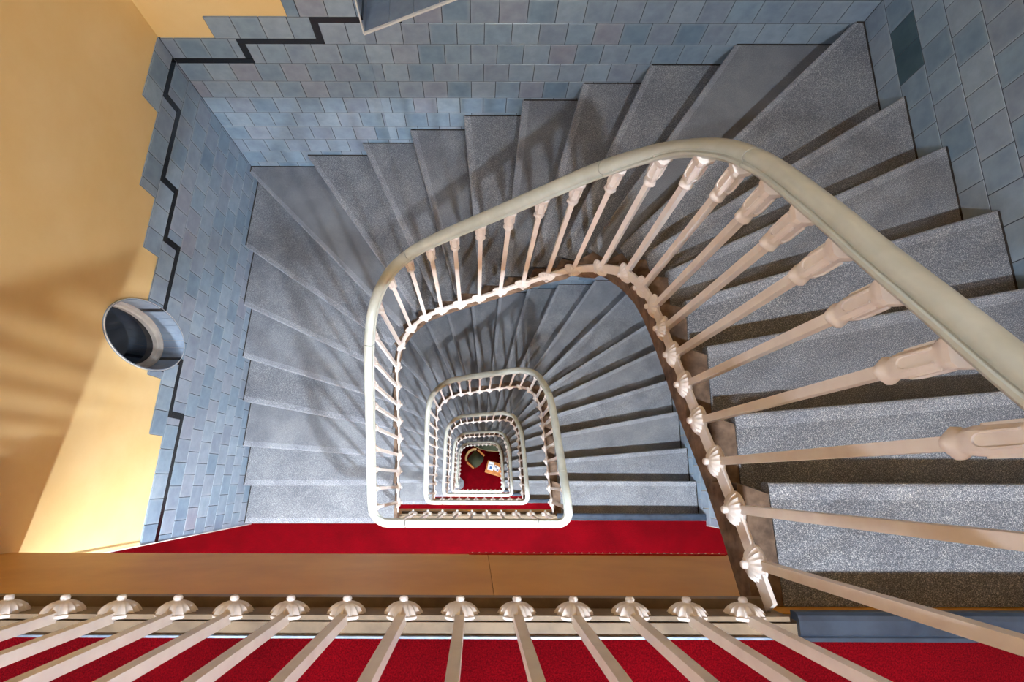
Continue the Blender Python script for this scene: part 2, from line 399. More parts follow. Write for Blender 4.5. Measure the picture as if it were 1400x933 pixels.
def tile_polys(W):
    """polygons (u,z) of every tile of one storey; returns [(poly, full)]"""
    br = sorted(set([W.u0, W.u1] + [x for a, b, l in W.black for x in (a-.5*BS, b-.5*BS, a+.5*BS, b+.5*BS)] + [x for a, b, l in W.dado for x in (a, b)]))
    br = [x for x in br if W.u0 <= x <= W.u1]
    out = []
    def region(u):            # allowed z intervals at u: below black, above black
        near = [(a, l) for a, b, l in W.black]
        blk = None
        for i in range(len(W.black)-1):
            j = W.black[i][1]
            if abs(u-j) < .5*BS: blk = sorted((W.black[i][2], W.black[i+1][2]))
        if blk: return [(-99, W.g0+blk[0]*T), (W.g0+blk[1]*T+BS, W.lvl(W.dado, u)+BS+T)]
        zb = W.lvl(W.black, u); return [(-99, zb), (zb+BS, W.lvl(W.dado, u)+BS+T)]
    for above in (0, 1):
        for r in range(-30, 12):
            z0 = W.g0 + r*T + (BS if above else 0); z1 = z0 + T
            n0 = int(math.floor((W.u0-W.ph)/T))-2
            for c in range(n0, n0+40):
                ph = W.ph + (T/2 if r % 2 else 0); a, b = ph + c*T, ph + (c+1)*T
                cuts = [a] + [x for x in br if a < x < b] + [b]; merged = []
                for p, q in zip(cuts[:-1], cuts[1:]):
                    m_ = (p+q)/2
                    if m_ < W.u0 or m_ > W.u1: continue
                    lo, hi = region(m_)[above]; za, zb = max(z0, lo), min(z1, hi)
                    if zb-za < .012: continue
                    if merged and abs(merged[-1][1]-p) < 1e-6 and abs(merged[-1][2]-za) < 1e-6 and abs(merged[-1][3]-zb) < 1e-6: merged[-1][1] = q
                    else: merged.append([p, q, za, zb])
                for p, q, za, zb in merged:
                    if q-p < .008: continue
                    if zb < min(tread_z(W.key, p), tread_z(W.key, q)) - .03: continue
                    full = abs(q-p-T) < 1e-6 and abs(zb-za-T) < 1e-6
                    g = GAP/2; out.append(([(p+g,za+g),(q-g,za+g),(q-g,zb-g),(p+g,zb-g)], full))
    return out
fullmesh = {}
def tile_mesh(poly, full=False, depth=TF-.001):
    if full and 'f' in fullmesh: return fullmesh['f']
    n = len(poly); cx = sum(p[0] for p in poly)/n; cz = sum(p[1] for p in poly)/n
    cen = [(p[0]-cx, p[1]-cz) for p in poly]
    ins = []
    for p in cen:
        l = math.hypot(*p); k = max(0, (l-.0016)/l) if l > 0 else 1; ins.append((p[0]*k, p[1]*k))
    vs = [(p[0],p[1],0) for p in ins]+[(p[0],p[1],-.0012) for p in cen]+[(p[0],p[1],-depth) for p in cen]
    fs = [tuple(range(n))]+[(n+i,n+(i+1)%n,(i+1)%n,i) for i in range(n)]+[(2*n+i,2*n+(i+1)%n,n+(i+1)%n,n+i) for i in range(n)]
    me = mesh('tile', vs, fs, 'tile')
    if full: fullmesh['f'] = me
    return me
def frame_l(u, z): 
    U = Vector((SL,1,0)).normalized(); N = Vector((1,-SL,0)).normalized(); return Vector((xl(u),u,z)), U, N
def frame_b(u, z): return Vector((u,YB,z)), Vector((1,0,0)), Vector((0,-1,0))
def frame_r(u, z):
    N = Vector((-1,SR,0)).normalized(); U = Vector((SR,1,0)).normalized(); return Vector((xr(u),u,z)), U, N
def tile_obj(W, poly, full, dz, name='tile', mat=None):
    n = len(poly); cu = sum(p[0] for p in poly)/n; cz = sum(p[1] for p in poly)/n
    P, U, N = W.frame(cu, ZB+cz+dz); Zv = Vector((0,0,1))
    m4 = Matrix(((U.x,Zv.x,N.x,P.x),(U.y,Zv.y,N.y,P.y),(U.z,Zv.z,N.z,P.z),(0,0,0,1)))
    me = tile_mesh(poly, full)
    if mat: me.materials[0] = MATS[mat]
    return link(name, me, W.parent, mw=m4)
def tiles_joined(W, polys, dz):
    vs, fs = [], []
    for poly, full in polys:
        n = len(poly); k = len(vs)
        for d in (0, -TF+.001):
            for p in poly:
                P, U, N = W.frame(p[0], ZB+p[1]+dz); vs.append(tuple(P+N*d))
        fs.append(tuple(k+i for i in range(n))); fs += [(k+n+i,k+n+(i+1)%n,k+(i+1)%n,k+i) for i in range(n)]
    o = link('tiles', mesh('tiles', vs, fs, 'tile_far'), W.parent); o['kind'] = 'stuff'; return o
def border(W, dz):
    """the black stepped border: one strip per straight run"""
    for i, (a, b, l) in enumerate(W.black):
        a2, b2 = max(a, W.u0), min(b, W.u1)
        z = W.g0+l*T
        up_l = i > 0 and W.black[i-1][2] != l; up_r = i < len(W.black)-1
        pa = a2-(BS/2 if up_l else 0); pb = b2+(BS/2 if up_r else 0)
        segs = [[(pa,z+.001),(pb,z+.001),(pb,z+BS-.001),(pa,z+BS-.001)]]
        if i < len(W.black)-1:
            za, zb = sorted((l, W.black[i+1][2])); j = b2
            segs.append([(j-BS/2,W.g0+za*T+BS),(j+BS/2,W.g0+za*T+BS),(j+BS/2,W.g0+zb*T),(j-BS/2,W.g0+zb*T)])
        for sgm in segs:
            if W.key == 'l' and dz == 0:
                parts = cut_ellipse(sgm, PH_Y, PH_Z, PH_A+.004, PH_B+.004)
            elif W.key == 'b' and dz == 0:
                parts = [clip_window(sgm, q) for q in ('left', 'right')]; parts = [p for p in parts if len(p) > 2]
            else: parts = [sgm]
            for p in parts:
                if len(p) > 2 and area(p) > 1e-4: tile_obj(W, p, False, dz, 'border_strip', 'black_tile')
def clip_window(poly, side):
    return clip(poly, 1, 0, WX0) if side == 'left' else (clip(clip(poly, -1, 0, -WX0), -.45, 1, -1.18-.45*WX0))
blk_b = [(-1.75,-1.31,-2),(-1.31,-.865,-1),(-.865,-.42,0)]; u = -.42; l = 1
while u < 2.04:
    n = 2 if l % 2 == 0 else 3; blk_b.append((u, u+n*T, l)); u += n*T; l += 1
dad_b = [(a-(.13 if i else 0), b-.13, l) for i, (a, b, l) in enumerate(blk_b)]; dad_b[-1] = (dad_b[-1][0], 3, dad_b[-1][2])
lr = blk_b[-1][2]; blk_r = []; u = 2.36
rows = []; lv = lr
while u > -.4:
    n = 2 if lv % 2 == 0 else 3; rows.append((u-n*T, u, lv)); u -= n*T; lv += 1
blk_r = rows[::-1]; dad_r = [(a+.13, b+.13, l) for a, b, l in blk_r]; dad_r[0] = (-1, dad_r[0][1], dad_r[0][2])
W_L = Wall('l', WL, -1.098, 2.11-30*T, YC, YB, [(-.5,.39,-8),(.39,.72,-7),(.72,.86,-6),(.86,1.365,-5),(1.365,1.67,-4),(1.67,2.11,-3),(2.11,2.4,-2)],
           [(-.5,.25,-8),(.25,.58,-7),(.58,.75,-6),(.75,1.24,-5),(1.24,1.535,-4),(1.535,1.98,-3),(1.98,2.4,-2)], frame_l)
W_B = Wall('b', WB, -1.1104, -.037, xl(YB), xr(YB), blk_b, dad_b, frame_b)
W_R = Wall('r', WR, -1.1104+.006, 1.62, YC, YB, blk_r, dad_r, frame_r)
TEAL = [(1.925, -.88), (2.08, -.88)]
for W in (W_L, W_B, W_R):
    polys = tile_polys(W)
    # a bed of grout behind the tiles
    gp = []
    for poly, full in polys:
        e_ = GAP/2+.0004; big = [(poly[0][0]-e_,poly[0][1]-e_),(poly[1][0]+e_,poly[1][1]-e_),(poly[2][0]+e_,poly[2][1]+e_),(poly[3][0]-e_,poly[3][1]+e_)]
        if W.key == 'l': gp += [p for p in cut_ellipse(big, PH_Y, PH_Z, PH_A+.002, PH_B+.002) if len(p) > 2]
        elif W.key == 'b': gp += [p for p in (clip_window(big, 'left'), clip_window(big, 'right')) if len(p) > 2]
        else: gp.append(big)
    vs, fs = [], []
    for p in gp:
        k0 = len(vs)
        for uu, zz in p:
            P, U, N = W.frame(uu, ZB+zz); vs.append(tuple(P-N*.0022))
        fs.append(tuple(range(k0, len(vs))))
    link('grout', mesh('grout', vs, fs, 'grout'), W.parent)
    for poly, full in polys:
        if W.key == 'l':
            ps = cut_ellipse(poly, PH_Y, PH_Z, PH_A+.004, PH_B+.004)
        elif W.key == 'b':
            ps = [clip_window(poly, 'left'), clip_window(poly, 'right')]; ps = [p for p in ps if len(p) > 2 and area(p) > 4e-4]
        else: ps = [poly]
        for p in ps:
            if len(p) > 2 and area(p) > 3e-4: tob = tile_obj(W, p, full and len(ps) == 1 and len(p) == 4 and abs(area(p)-(T-GAP)**2) < 1e-6, 0)
            if len(p) > 2 and area(p) > 3e-4 and W.key == 'r' and any(p[0][0] < a < p[1][0] and p[0][1] < b_ < p[2][1] for a, b_ in TEAL):
                tob.data = tob.data.copy(); tob.data.materials[0] = MATS['tile_teal']
    border(W, 0)
    for k in range(1, NF):
        if W.key == 'r' and k == 1:
            sel = [(p, f) for p, f in polys if p[0][0] < .9 and p[0][1] < tread_z('r', p[0][0])+.75]; rest = [q for q in polys if q not in sel]
            for p, f in sel: tile_obj(W, p, f, -H)
            tiles_joined(W, rest, -H)
        else: tiles_joined(W, polys, -H*k)
        border(W, -H*k) if k == 1 else None

for W, x0_, x1_, zt_ in ((W_L, xl(YB)-TF, xl(YB)+.0, -1.22), (W_R, xr(YB), xr(YB)+TF, TOP-ZB-2)):
    MB().box((x0_-.001,YB-.001,ZB-H*1.0),(x1_+.001,YB+TF,ZB+zt_)).make('corner_joint', 'grout', W.parent)
# ------------------------------------------------------------------ oval window in the left wall, raking window in the back wall
def ell_pts(s, n, d, e=0):
    out = []
    for i in range(n):
        a = 2*PI*i/n; y, z = PH_Y+(PH_A*s+e)*math.cos(a), PH_Z+(PH_B*s+e)*math.sin(a); out.append((xl(y)-d, y, ZB+z))
    return out
win1 = struct(empty('window_1', (xl(PH_Y)-PH_D, PH_Y, ZB+PH_Z-PH_B)))
def ring(name, mat, s0, s1, d0, d1, parent, e0=0, e1=0, n=64):
    a, b, c, d = ell_pts(s0,n,d0,e0), ell_pts(s1,n,d0,e1), ell_pts(s1,n,d1,e1), ell_pts(s0,n,d1,e0); vs = a+b+c+d; fs = []
    for i in range(n):
        j = (i+1) % n
        for p, q in ((0,1),(1,2),(2,3),(3,0)): fs.append((p*n+i,p*n+j,q*n+j,q*n+i))
    return link(name, mesh(name, vs, fs, mat, True), parent)
ring('frame', 'window_frame_paint', 1, 1, PH_D-.045, PH_D, win1, -.008, -.022)
ring('frame', 'window_frame_paint', 1, 1, PH_D-.022, PH_D+.01, win1, -.0235, -.037)
g_ = ell_pts(1, 64, PH_D+.004, -.02); link('pane', mesh('pane', g_, [tuple(range(64))], 'night_glass'), win1)
# the reveal is lined with narrow tiles laid lengthways; the black border runs into it
NR = 26; spans = []
for i in range(NR):
    a0, a1 = 2*PI*i/NR, 2*PI*(i+1)/NR
    if i in (NR-1, 18): spans += [(a0, a0+(a1-a0)*.5, 'black_tile'), (a0+(a1-a0)*.5, a1, 'tile_far')]
    else: spans.append((a0, a1, 'tile_far'))
for a0, a1, mt_ in spans:
    a0 += .004; a1 -= .004; vs = []; m_ = 4
    for k in range(m_+1):
        a = a0+(a1-a0)*k/m_
        for e, d in ((0,-.001),(0,PH_D-.046),(-.007,PH_D-.046),(-.007,-.001)):
            y, z = PH_Y+(PH_A-.001+e)*math.cos(a), PH_Z+(PH_B-.001+e)*math.sin(a); vs.append((xl(y)-d, y, ZB+z))
    fs = [(k*4+j,k*4+(j+1)%4,(k+1)*4+(j+1)%4,(k+1)*4+j) for k in range(m_) for j in range(4)]+[(0,1,2,3),tuple(m_*4+j for j in (3,2,1,0))]
    link('reveal_tile', mesh('reveal_tile', vs, fs, mt_), win1)
ring('corner_bead', 'white_bead', 1, 1, -.0015, .003, win1, .0005, -.0022)

win2 = struct(empty('window_2', (WX0, YB+.3, ZB+sill(WX0))))
yf = YB+TF
n = 8; dx = (WX1-WX0)/n
for r_ in range(2):
    for i in range(n):
        x0, x1 = WX0+.0095+i*dx+(.0008 if i else 0), WX0+.0095+(i+1)*dx-.0008; x1 = min(x1, WX1-.002); y0, y1 = yf-.004+r_*.15+.001, yf-.004+(r_+1)*.15-.001
        z0, z1 = ZB+sill(x0), ZB+sill(x1)
        vs = [(x0,y0,z0),(x1,y0,z1),(x1,y1,z1),(x0,y1,z0)]; vs += [(a,b_,c+.008) for a,b_,c in vs]
        link('sill_tile', mesh('sill_tile', vs, [(0,3,2,1),(4,5,6,7),(0,1,5,4),(1,2,6,5),(2,3,7,6),(3,0,4,7)], 'tile_far'), win2)
for k in range(10):
    z0 = ZB+sill(WX0)+.004+k*T; black = k == 0
    MB().box((WX0+.001,yf-.002,z0+.001),(WX0+.009,yf+.14,z0+T-.002)).make('jamb_tile', 'tile_far', win2)
    MB().box((WX0+.001,yf+.143,z0+.001),(WX0+.009,yf+.30,z0+T-.002)).make('jamb_tile', 'tile_far', win2)
MB().box((WX0+.0015,yf-.003,ZB-1.098),(WX0+.011,yf+.30,ZB-1.062)).make('border_strip', 'black_tile', win2)
# metal bead along the raking edge and up the jamb
p0 = Vector((WX0,yf-.012,ZB+sill(WX0))); p1 = Vector((WX1,yf-.012,ZB+sill(WX1)))
MB().bar(p0, p1, .012, ht=.012).make('edge_bead', 'white_bead', win2)
MB().bar(p0, p0+Vector((0,0,2.3)), .008, up=Vector((0,1,0))).make('edge_bead', 'white_bead', win2)
fb = MB(); y_ = yf+.31
fb.bar((WX0,y_,ZB+sill(WX0)+.03),(WX1,y_,ZB+sill(WX1)+.03),.05); fb.bar((WX0,y_,ZB+WZ1-.03),(WX1,y_,ZB+WZ1-.03),.05)
fb.box((WX0,y_-.025,ZB+sill(WX0)),(WX0+.05,y_+.025,ZB+WZ1)); fb.box((WX1-.05,y_-.025,ZB+sill(WX1)),(WX1,y_+.025,ZB+WZ1)); fb.box((-.09,y_-.02,ZB+sill(-.09)),(-.05,y_+.02,ZB+WZ1))
fb.make('frame', 'window_frame_paint', win2)
vs = [(WX0,y_,ZB+sill(WX0)),(WX1,y_,ZB+sill(WX1)),(WX1,y_,ZB+WZ1),(WX0,y_,ZB+WZ1)]; link('pane', mesh('pane', vs, [(0,1,2,3)], 'night_glass'), win2)

# ------------------------------------------------------------------ landings
ORD = ['top', 'second', 'third', 'fourth', 'lowest']
tn = 0
for k in range(NF):
    z = ZB-H*k
    fl = MB(); fl.box((-XW,YW,z-.3),(XW,YC-.004,z))
    fl.box((xl(YC)+.004,YC-.004,z-.3),(xr(YC)-.004,YA-.002,z))
    fl = struct(fl.make('floor', 'beige_paint'))
    c = MB().box((-XW,YW,z),(XW,YC-.004,z+.008)); c.box((xl(YC)+.006,YC-.004,z),(xr(YC)-.006,-.339,z+.008)); c.make('carpet', 'carpet', fl)
    dl = drift(-H*k)
    xa = xl(YA)+.012 if k == 0 else -.66+dl
    MB().box((xa,-.339,z),(.70+dl,-.3345,z+.010)).make('carpet_trim', 'alu', fl)
    # rounded rubber nosing where the flight starts down
    nx0, nx1 = .712+dl, xr(-.3)-.004
    pr = [(-.342,0),(-.342,.011),(-.334,.012),(-.331,.009),(-.328,.012),(-.300,.012),(-.290,.008),(-.284,0),(-.284,-.022),(-.302,-.022),(-.302,0)]
    vs = [(nx0,a,z+b_) for a,b_ in pr]+[(nx1,a,z+b_) for a,b_ in pr]; q = len(pr)
    link('nosing', mesh('nosing', vs, [tuple(range(q)),tuple(range(2*q-1,q-1,-1))]+[(i,(i+1)%q,q+(i+1)%q,q+i) for i in range(q)], 'blue_nosing'), fl)
    # deep apron below the landing edge, in two plastered panels with a fine joint, and a ledge along its top
    xa0, xa1 = xl(YA)-.006, xr(YA)+.006
    for xA, xB in ((xa0, .049), (.051, xa1)):
        MB().box((xA,-.52,z-AD),(xB,YA,z-.302)).make('apron', 'plaster_shaded', fl)
        MB().box((xA,YA-.018,z-.302),(xB,YA,z-.09)).make('apron', 'plaster_shaded', fl)
    MB().box((xa if k else xl(YA)+.004,YA,z-.13),(.695+dl,-.276,z-.10)).make('ledge', 'beige_paint', fl)
    if k == 0:
        tr = MB(); tr.box((-.03,YA,z-AD-.002),(1.05,YA+.006,z-AD+.022)); tro = tr.make('trim_ribbon', 'red_ribbon', fl)
        sm = mesh('stud', [(math.cos(a)*.0048,.0,math.sin(a)*.0048) for a in [2*PI*i/8 for i in range(8)]]+[(0,.004,0)], [(i,(i+1)%8,8) for i in range(8)], 'stud_white')
        for i in range(37): link('stud', sm, tro, loc=(-.015+i*.0289, YA+.006, z-AD+.010))
    if k: 
        pass
for k in range(2):            # white corner beads where the side walls end at a landing
    z = ZB-H*(k+1)
    for nm, x in (('trim_%d' % (2*k+1), xl(YC)+.004), ('trim_%d' % (2*k+2), xr(YC)-.004)):
        struct(MB().box((x-.0025,YC-.003,z+.008),(x+.0025,YC+.003,z+H-.31)).make(nm, 'white_bead'))

# ------------------------------------------------------------------ flights of steps
def norm2(a): return Vector(a).normalized()
RI, RO = {}, {}
for i in range(1, 25):
    j = min(i+1, 24); a = NI[i]; b = NI[j] if j != i else (NI[24][0], -.32)
    d = norm2((b[0]-a[0], b[1]-a[1])); RI[i] = (a[0]+d.x*.03, a[1]+d.y*.03)
    a = NO[i]
    if i <= 7: RO[i] = (xl(a[1]+.03), a[1]+.03)
    elif i == 8: RO[i] = (xl(2.33), 2.33)
    elif i <= 16: RO[i] = (a[0]+.03, YB)
    elif i == 17: RO[i] = (2.02, YB)
    else: RO[i] = (xr(a[1]-.03), a[1]-.03)
RI[24] = (.77, -.304); RO[24] = (xr(-.3), -.304)
CORN = {8: [(xl(YB), YB)], 17: [(xr(YB), YB)]}
eye = MB(); eye.lathe([(.011,-.004),(.013,0),(.011,.004)], 10); eye.v = [(x,y+.0,z+.012) for x,y,z in [(v[0],v[2],v[1]) for v in eye.v]]; eye.box((-.004,-.004,0),(.004,.006,.012))
EYE = mesh('rod_eye', eye.v, eye.f, 'steel')
for k in range(NF):
    z0 = ZB-H*(k+1)
    fe = tag(empty('stair_flight', (1.3, 0, ZB-H*k)), {0:'uppermost flight of grey speckled stone steps winding down from the top landing',1:'second flight of grey speckled stone steps, directly below the uppermost flight',2:'third flight of grey speckled steps counted down from the top landing',3:'fourth flight of grey speckled steps counted down from the top landing',4:'lowest flight of grey speckled steps, ending on the red ground floor'}[k], 'stairs', 'flights of the winding stone stair')
    sh = lambda p, z: (p[0]+drift(z-ZB), p[1])
    for i in range(1, 24):
        zt = z0+i*R; cn = CORN.get(i, [])
        ni, ni1, ri, ri1 = sh(NI[i],zt), sh(NI[i+1],zt), sh(RI[i],zt), sh(RI[i+1],zt)
        # solid block under the tread; its front is the riser
        poly = [ri, RO[i]] + cn + [RO[i+1], ri1]
        bt = [zt-.26]*(2+len(cn)//2) + [zt-.26+(R if len(cn)==0 else R)]*2
        bt = [zt-.26, zt-.26] + [zt-.26+R/2]*len(cn) + [zt-.26+R, zt-.26+R]
        bt = [max(v, z0+.0 if i > 1 else z0+.009) for v in bt]
        bt = [min(v, zt-.05) for v in bt]
        body = MB().prism(poly, bt, zt-.042).make('step', 'terrazzo', fe, loc=(ri[0],ri[1],zt))
        # tread slab with a rounded, overhanging nosing
        front = [ni, NO[i]]; dv = norm2((ri1[0]-ri[0]+RO[i+1][0]-RO[i][0], ri1[1]-ri[1]+RO[i+1][1]-RO[i][1]))
        tr = MB(); th = .040
        a, b_ = Vector(ni), Vector(NO[i]); nn = Vector((-(b_-a).y, (b_-a).x)).normalized()
        if nn.dot(Vector(ri)-a) < 0: nn = -nn
        pf = [(0.0,-.030),(0.0,-.010),(.003,-.003),(.010,0),(.044,0)]
        prf = [((a+nn*d).x,(a+nn*d).y,zt+h) for d,h in pf]; prb = [((b_+nn*d).x,(b_+nn*d).y,zt+h) for d,h in pf]
        def fixwall(p):
            x, y, zz = p
            if i <= 8: x = xl(y)
            elif i <= 16 or (i == 17): y = YB
            else: x = xr(y)
            return (x, y, zz)
        prb = [fixwall(p) for p in prb]
        back = [(p[0],p[1]) for p in cn+[RO[i+1], ri1]]
        vs = prf+prb; nb = len(vs); vs += [(p[0],p[1],zt) for p in back]; nb2 = len(vs); vs += [(p[0],p[1],zt-th) for p in back]
        und = len(vs); vs += [(ni[0]+nn.x*.004,ni[1]+nn.y*.004,zt-th), fixwall((NO[i][0]+nn.x*.004,NO[i][1]+nn.y*.004,zt-th))]
        m_ = len(back)
        fs = [(0,5,6,1),(1,6,7,2),(2,7,8,3),(3,8,9,4), tuple([4,9]+[nb+j for j in range(m_)]), tuple([und+1,und]+[nb2+j for j in reversed(range(m_))]), (und,und+1,5,0)]
        fs += [(nb+j,nb2+j,nb2+j+1,nb+j+1) for j in range(m_-1)]
        fs += [tuple([4,nb+m_-1,nb2+m_-1,und,0,1,2,3]), tuple([9,8,7,6,5,und+1,nb2,nb])]
        tme = mesh('tread', [tuple(Vector(v)-Vector((ni[0],ni[1],zt))) for v in vs], fs, 'terrazzo'); tme.materials.append(MATS['terrazzo_nosing'])
        for q in range(4): tme.polygons[q].material_index = 1
        link('tread', tme, body, loc=(ni[0],ni[1],zt))
        # dark joint where the tread meets the wall
        wl = [Vector(NO[i])] + [Vector(c_) for c_ in cn] + [Vector(RO[i+1])]; cen = Vector((sum(p[0] for p in (ni,ri1,NO[i],RO[i+1]))/4, sum(p[1] for p in (ni,ri1,NO[i],RO[i+1]))/4))
        jm = MB()
        for p_, q_ in zip(wl[:-1], wl[1:]):
            d_ = (q_-p_); 
            if d_.length < .02: continue
            d_.normalize(); n2 = Vector((-d_.y,d_.x)); n2 = n2 if n2.dot(cen-p_) > 0 else -n2; p2 = p_+d_*.008
            jm.prism([tuple(p2),tuple(q_),tuple(q_+n2*.008),tuple(p2+n2*.008)], zt, zt+.002)
        if jm.v: jm.make('wall_joint', 'dirt', body)
        # bare brown end of the step towards the well
        s0, s1 = nearS(NI[i]), nearS(NI[i+1]); sm_ = nearS(((NI[i][0]+NI[i+1][0])/2,(NI[i][1]+NI[i+1][1])/2))
        off = lambda s, n_: Vector(s)+(Vector(n_)-Vector(s)).normalized()*.012
        e0, e1, em = off(s0,NI[i]), off(s1,NI[i+1]), off(sm_,((NI[i][0]+NI[i+1][0])/2,(NI[i][1]+NI[i+1][1])/2))
        if i == 23: e1 = Vector((e1.x, -.304))
        e0, e1, em = sh(e0,zt), sh(e1,zt), sh(em,zt)
        poly = [ri, ri1, e1, em, e0]
        # front edge sits back from the nosing on the well side too
        eb = [max(v, z0+.009 if i == 1 else z0) for v in (zt-.22, zt-.22+R, zt-.22+R, zt-.22+R/2, zt-.22)]
        MB().prism(poly, [min(v, zt-.03) for v in eb], zt-.005).make('step_end', 'brown_concrete', body, loc=(e0[0],e0[1],zt))
        # small stair-rod eyes in the angle of tread and riser above
        A, B = Vector(sh(RI[i+1],zt)), Vector(RO[i+1]); dirv = (B-A).normalized(); nrm = Vector((-dirv.y, dirv.x))
        if nrm.dot(A-Vector(ni)) > 0: nrm = -nrm
        if i < 23 and k < 3:
            for t in (.10, .86):
                P = A+(B-A)*t+nrm*.008
                m4 = Matrix.Translation((P.x,P.y,zt)) @ Matrix.Rotation(math.atan2(dirv.y,dirv.x),4,'Z'); link('rod_eye', EYE, body, mw=m4)

# ------------------------------------------------------------------ balustrades
half = [(.014,.0228),(.022,.018),(.0268,.010),(.0272,.004),(.0236,.002),(.0236,-.002),(.0306,-.005),(.0318,-.011),(.028,-.017),(.018,-.0205),(.016,-.024)]
prof = [(-a, b_) for a, b_ in half][::-1] + [(0,.0245)] + half
def capital():
    c = MB(); n = 16
    def ringr(r, sq, z, lob=0):
        out = []
        for j in range(n):
            a = 2*PI*(j+.5)/n; ca, sa = abs(math.cos(a)), abs(math.sin(a)); e_ = 2+sq*4
            q = r/((ca**e_+sa**e_)**(1/e_)); q *= 1+lob*math.cos(4*a); out.append((q*math.cos(a), q*math.sin(a), z))
        return out
    rows = [(.0105,1,-.176,0),(.0112,1,-.170,0),(.0175,.2,-.166,.12),(.0215,.1,-.159,.13),(.0205,.1,-.150,.12),(.0165,.3,-.144,.04),(.0150,.6,-.138,0),(.0185,.8,-.128,0),(.0205,.8,-.110,0),(.0195,.8,-.075,0),(.0185,.8,-.046,0),(.0200,.8,-.034,0),(.0245,.9,-.024,0),(.0262,.9,-.014,0),(.0262,.9,-.004,0),(.021,.9,0,0)]
    for r in rows: c.v += ringr(*r)
    for i in range(len(rows)-1):
        for j in range(n): c.f.append((i*n+j,i*n+(j+1)%n,(i+1)*n+(j+1)%n,(i+1)*n+j))
    c.f += [tuple(reversed(range(n))), tuple((len(rows)-1)*n+j for j in range(n))]
    # raised U-shaped moulding on the four faces
    for q in range(4):
        rot = Matrix.Rotation(q*PI/2, 3, 'Z')
        u_ = [(-.0105,-.040),(-.0105,-.095)] + [(-.0105*math.cos(t), -.095-.014*math.sin(t)) for t in [PI*i/6 for i in range(1,6)]] + [(.0105,-.095),(.0105,-.040)]
        pts = [rot @ Vector((x, -.0202-.0006*(-z/.1), z)) for x, z in u_]; nrm = rot @ Vector((0,-1,0)); fr = []
        for i in range(len(pts)):
            t = (pts[min(i+1,len(pts)-1)]-pts[max(i-1,0)]).normalized(); fr.append((t.cross(nrm).normalized(), nrm))
        c.sweep(pts, [(-.0022,-.002),(.0022,-.002),(.0012,.0022),(-.0012,.0022)], fr)
    return mesh('capital', c.v, c.f, 'baluster_paint', True)
CAP = capital()
rosm = MB(); rosm.lathe([(.043,0),(.046,.003),(.046,.007),(.0425,.009),(.041,.012),(.035,.020),(.026,.027),(.016,.031),(.010,.032),(.0095,.034),(.0105,.038),(.008,.043),(.001,.045)], 48, lambda j, z_: (1.0 if (z_ < .008 or z_ > .0315) else (1.06 if j % 3 == 0 else (.95 if z_ > .025 else .93))))
ROSM = mesh('rosette', rosm.v, rosm.f, 'baluster_paint', True)
def out_dir(p):   # horizontal direction from the stair towards the well at a baluster foot
    n_ = min(NI.values(), key=lambda q: (q[0]-p[0])**2+(q[1]-p[1])**2)
    i = min(range(len(SX)), key=lambda q: (SX[q][0]-p[0])**2+(SX[q][1]-p[1])**2)
    a, b_ = Vector(SX[max(0,i-1)]), Vector(SX[min(len(SX)-1,i+1)]); t = (b_-a).normalized(); n1 = Vector((-t.y,t.x))
    return n1 if n1.dot(Vector((0,.4))-Vector(p)) > 0 else -n1
def baluster(parent, foot, top, nd, z):
    """square bar from the flat string bar to the handrail, its capital and the rosette bolted on the well side"""
    f = Vector((foot[0]-nd.x*.006, foot[1]-nd.y*.006, foot[2]-.02)); t = Vector(top); ax = (t-f).normalized()
    sd = Vector((-nd.y, nd.x, 0)); sd = (sd-ax*sd.dot(ax)).normalized(); up = ax.cross(sd)
    s = .0105; b_ = MB(); base = f; end = t-ax*.16
    b_.sweep([f, end], [(-s,-s),(s,-s),(s,s),(-s,s)], [(sd,up),(sd,up)])
    o = b_.make('baluster', 'baluster_paint', parent, loc=tuple(f))
    m4 = Matrix(((sd.x,up.x,ax.x,t.x),(sd.y,up.y,ax.y,t.y),(sd.z,up.z,ax.z,t.z),(0,0,0,1))); link('capital', CAP, o, mw=m4)
    # rosette axis horizontal, towards the well
    zx = Vector((nd.x,nd.y,0)); yx = Vector((0,0,1)); xx = yx.cross(zx); q = Vector((foot[0]-nd.x*.008, foot[1]-nd.y*.008, foot[2]))
    m4 = Matrix(((xx.x,yx.x,zx.x,q.x),(xx.y,yx.y,zx.y,q.y),(xx.z,yx.z,zx.z,q.z),(0,0,0,1))); link('rosette', ROSM, o, mw=m4)
    return o
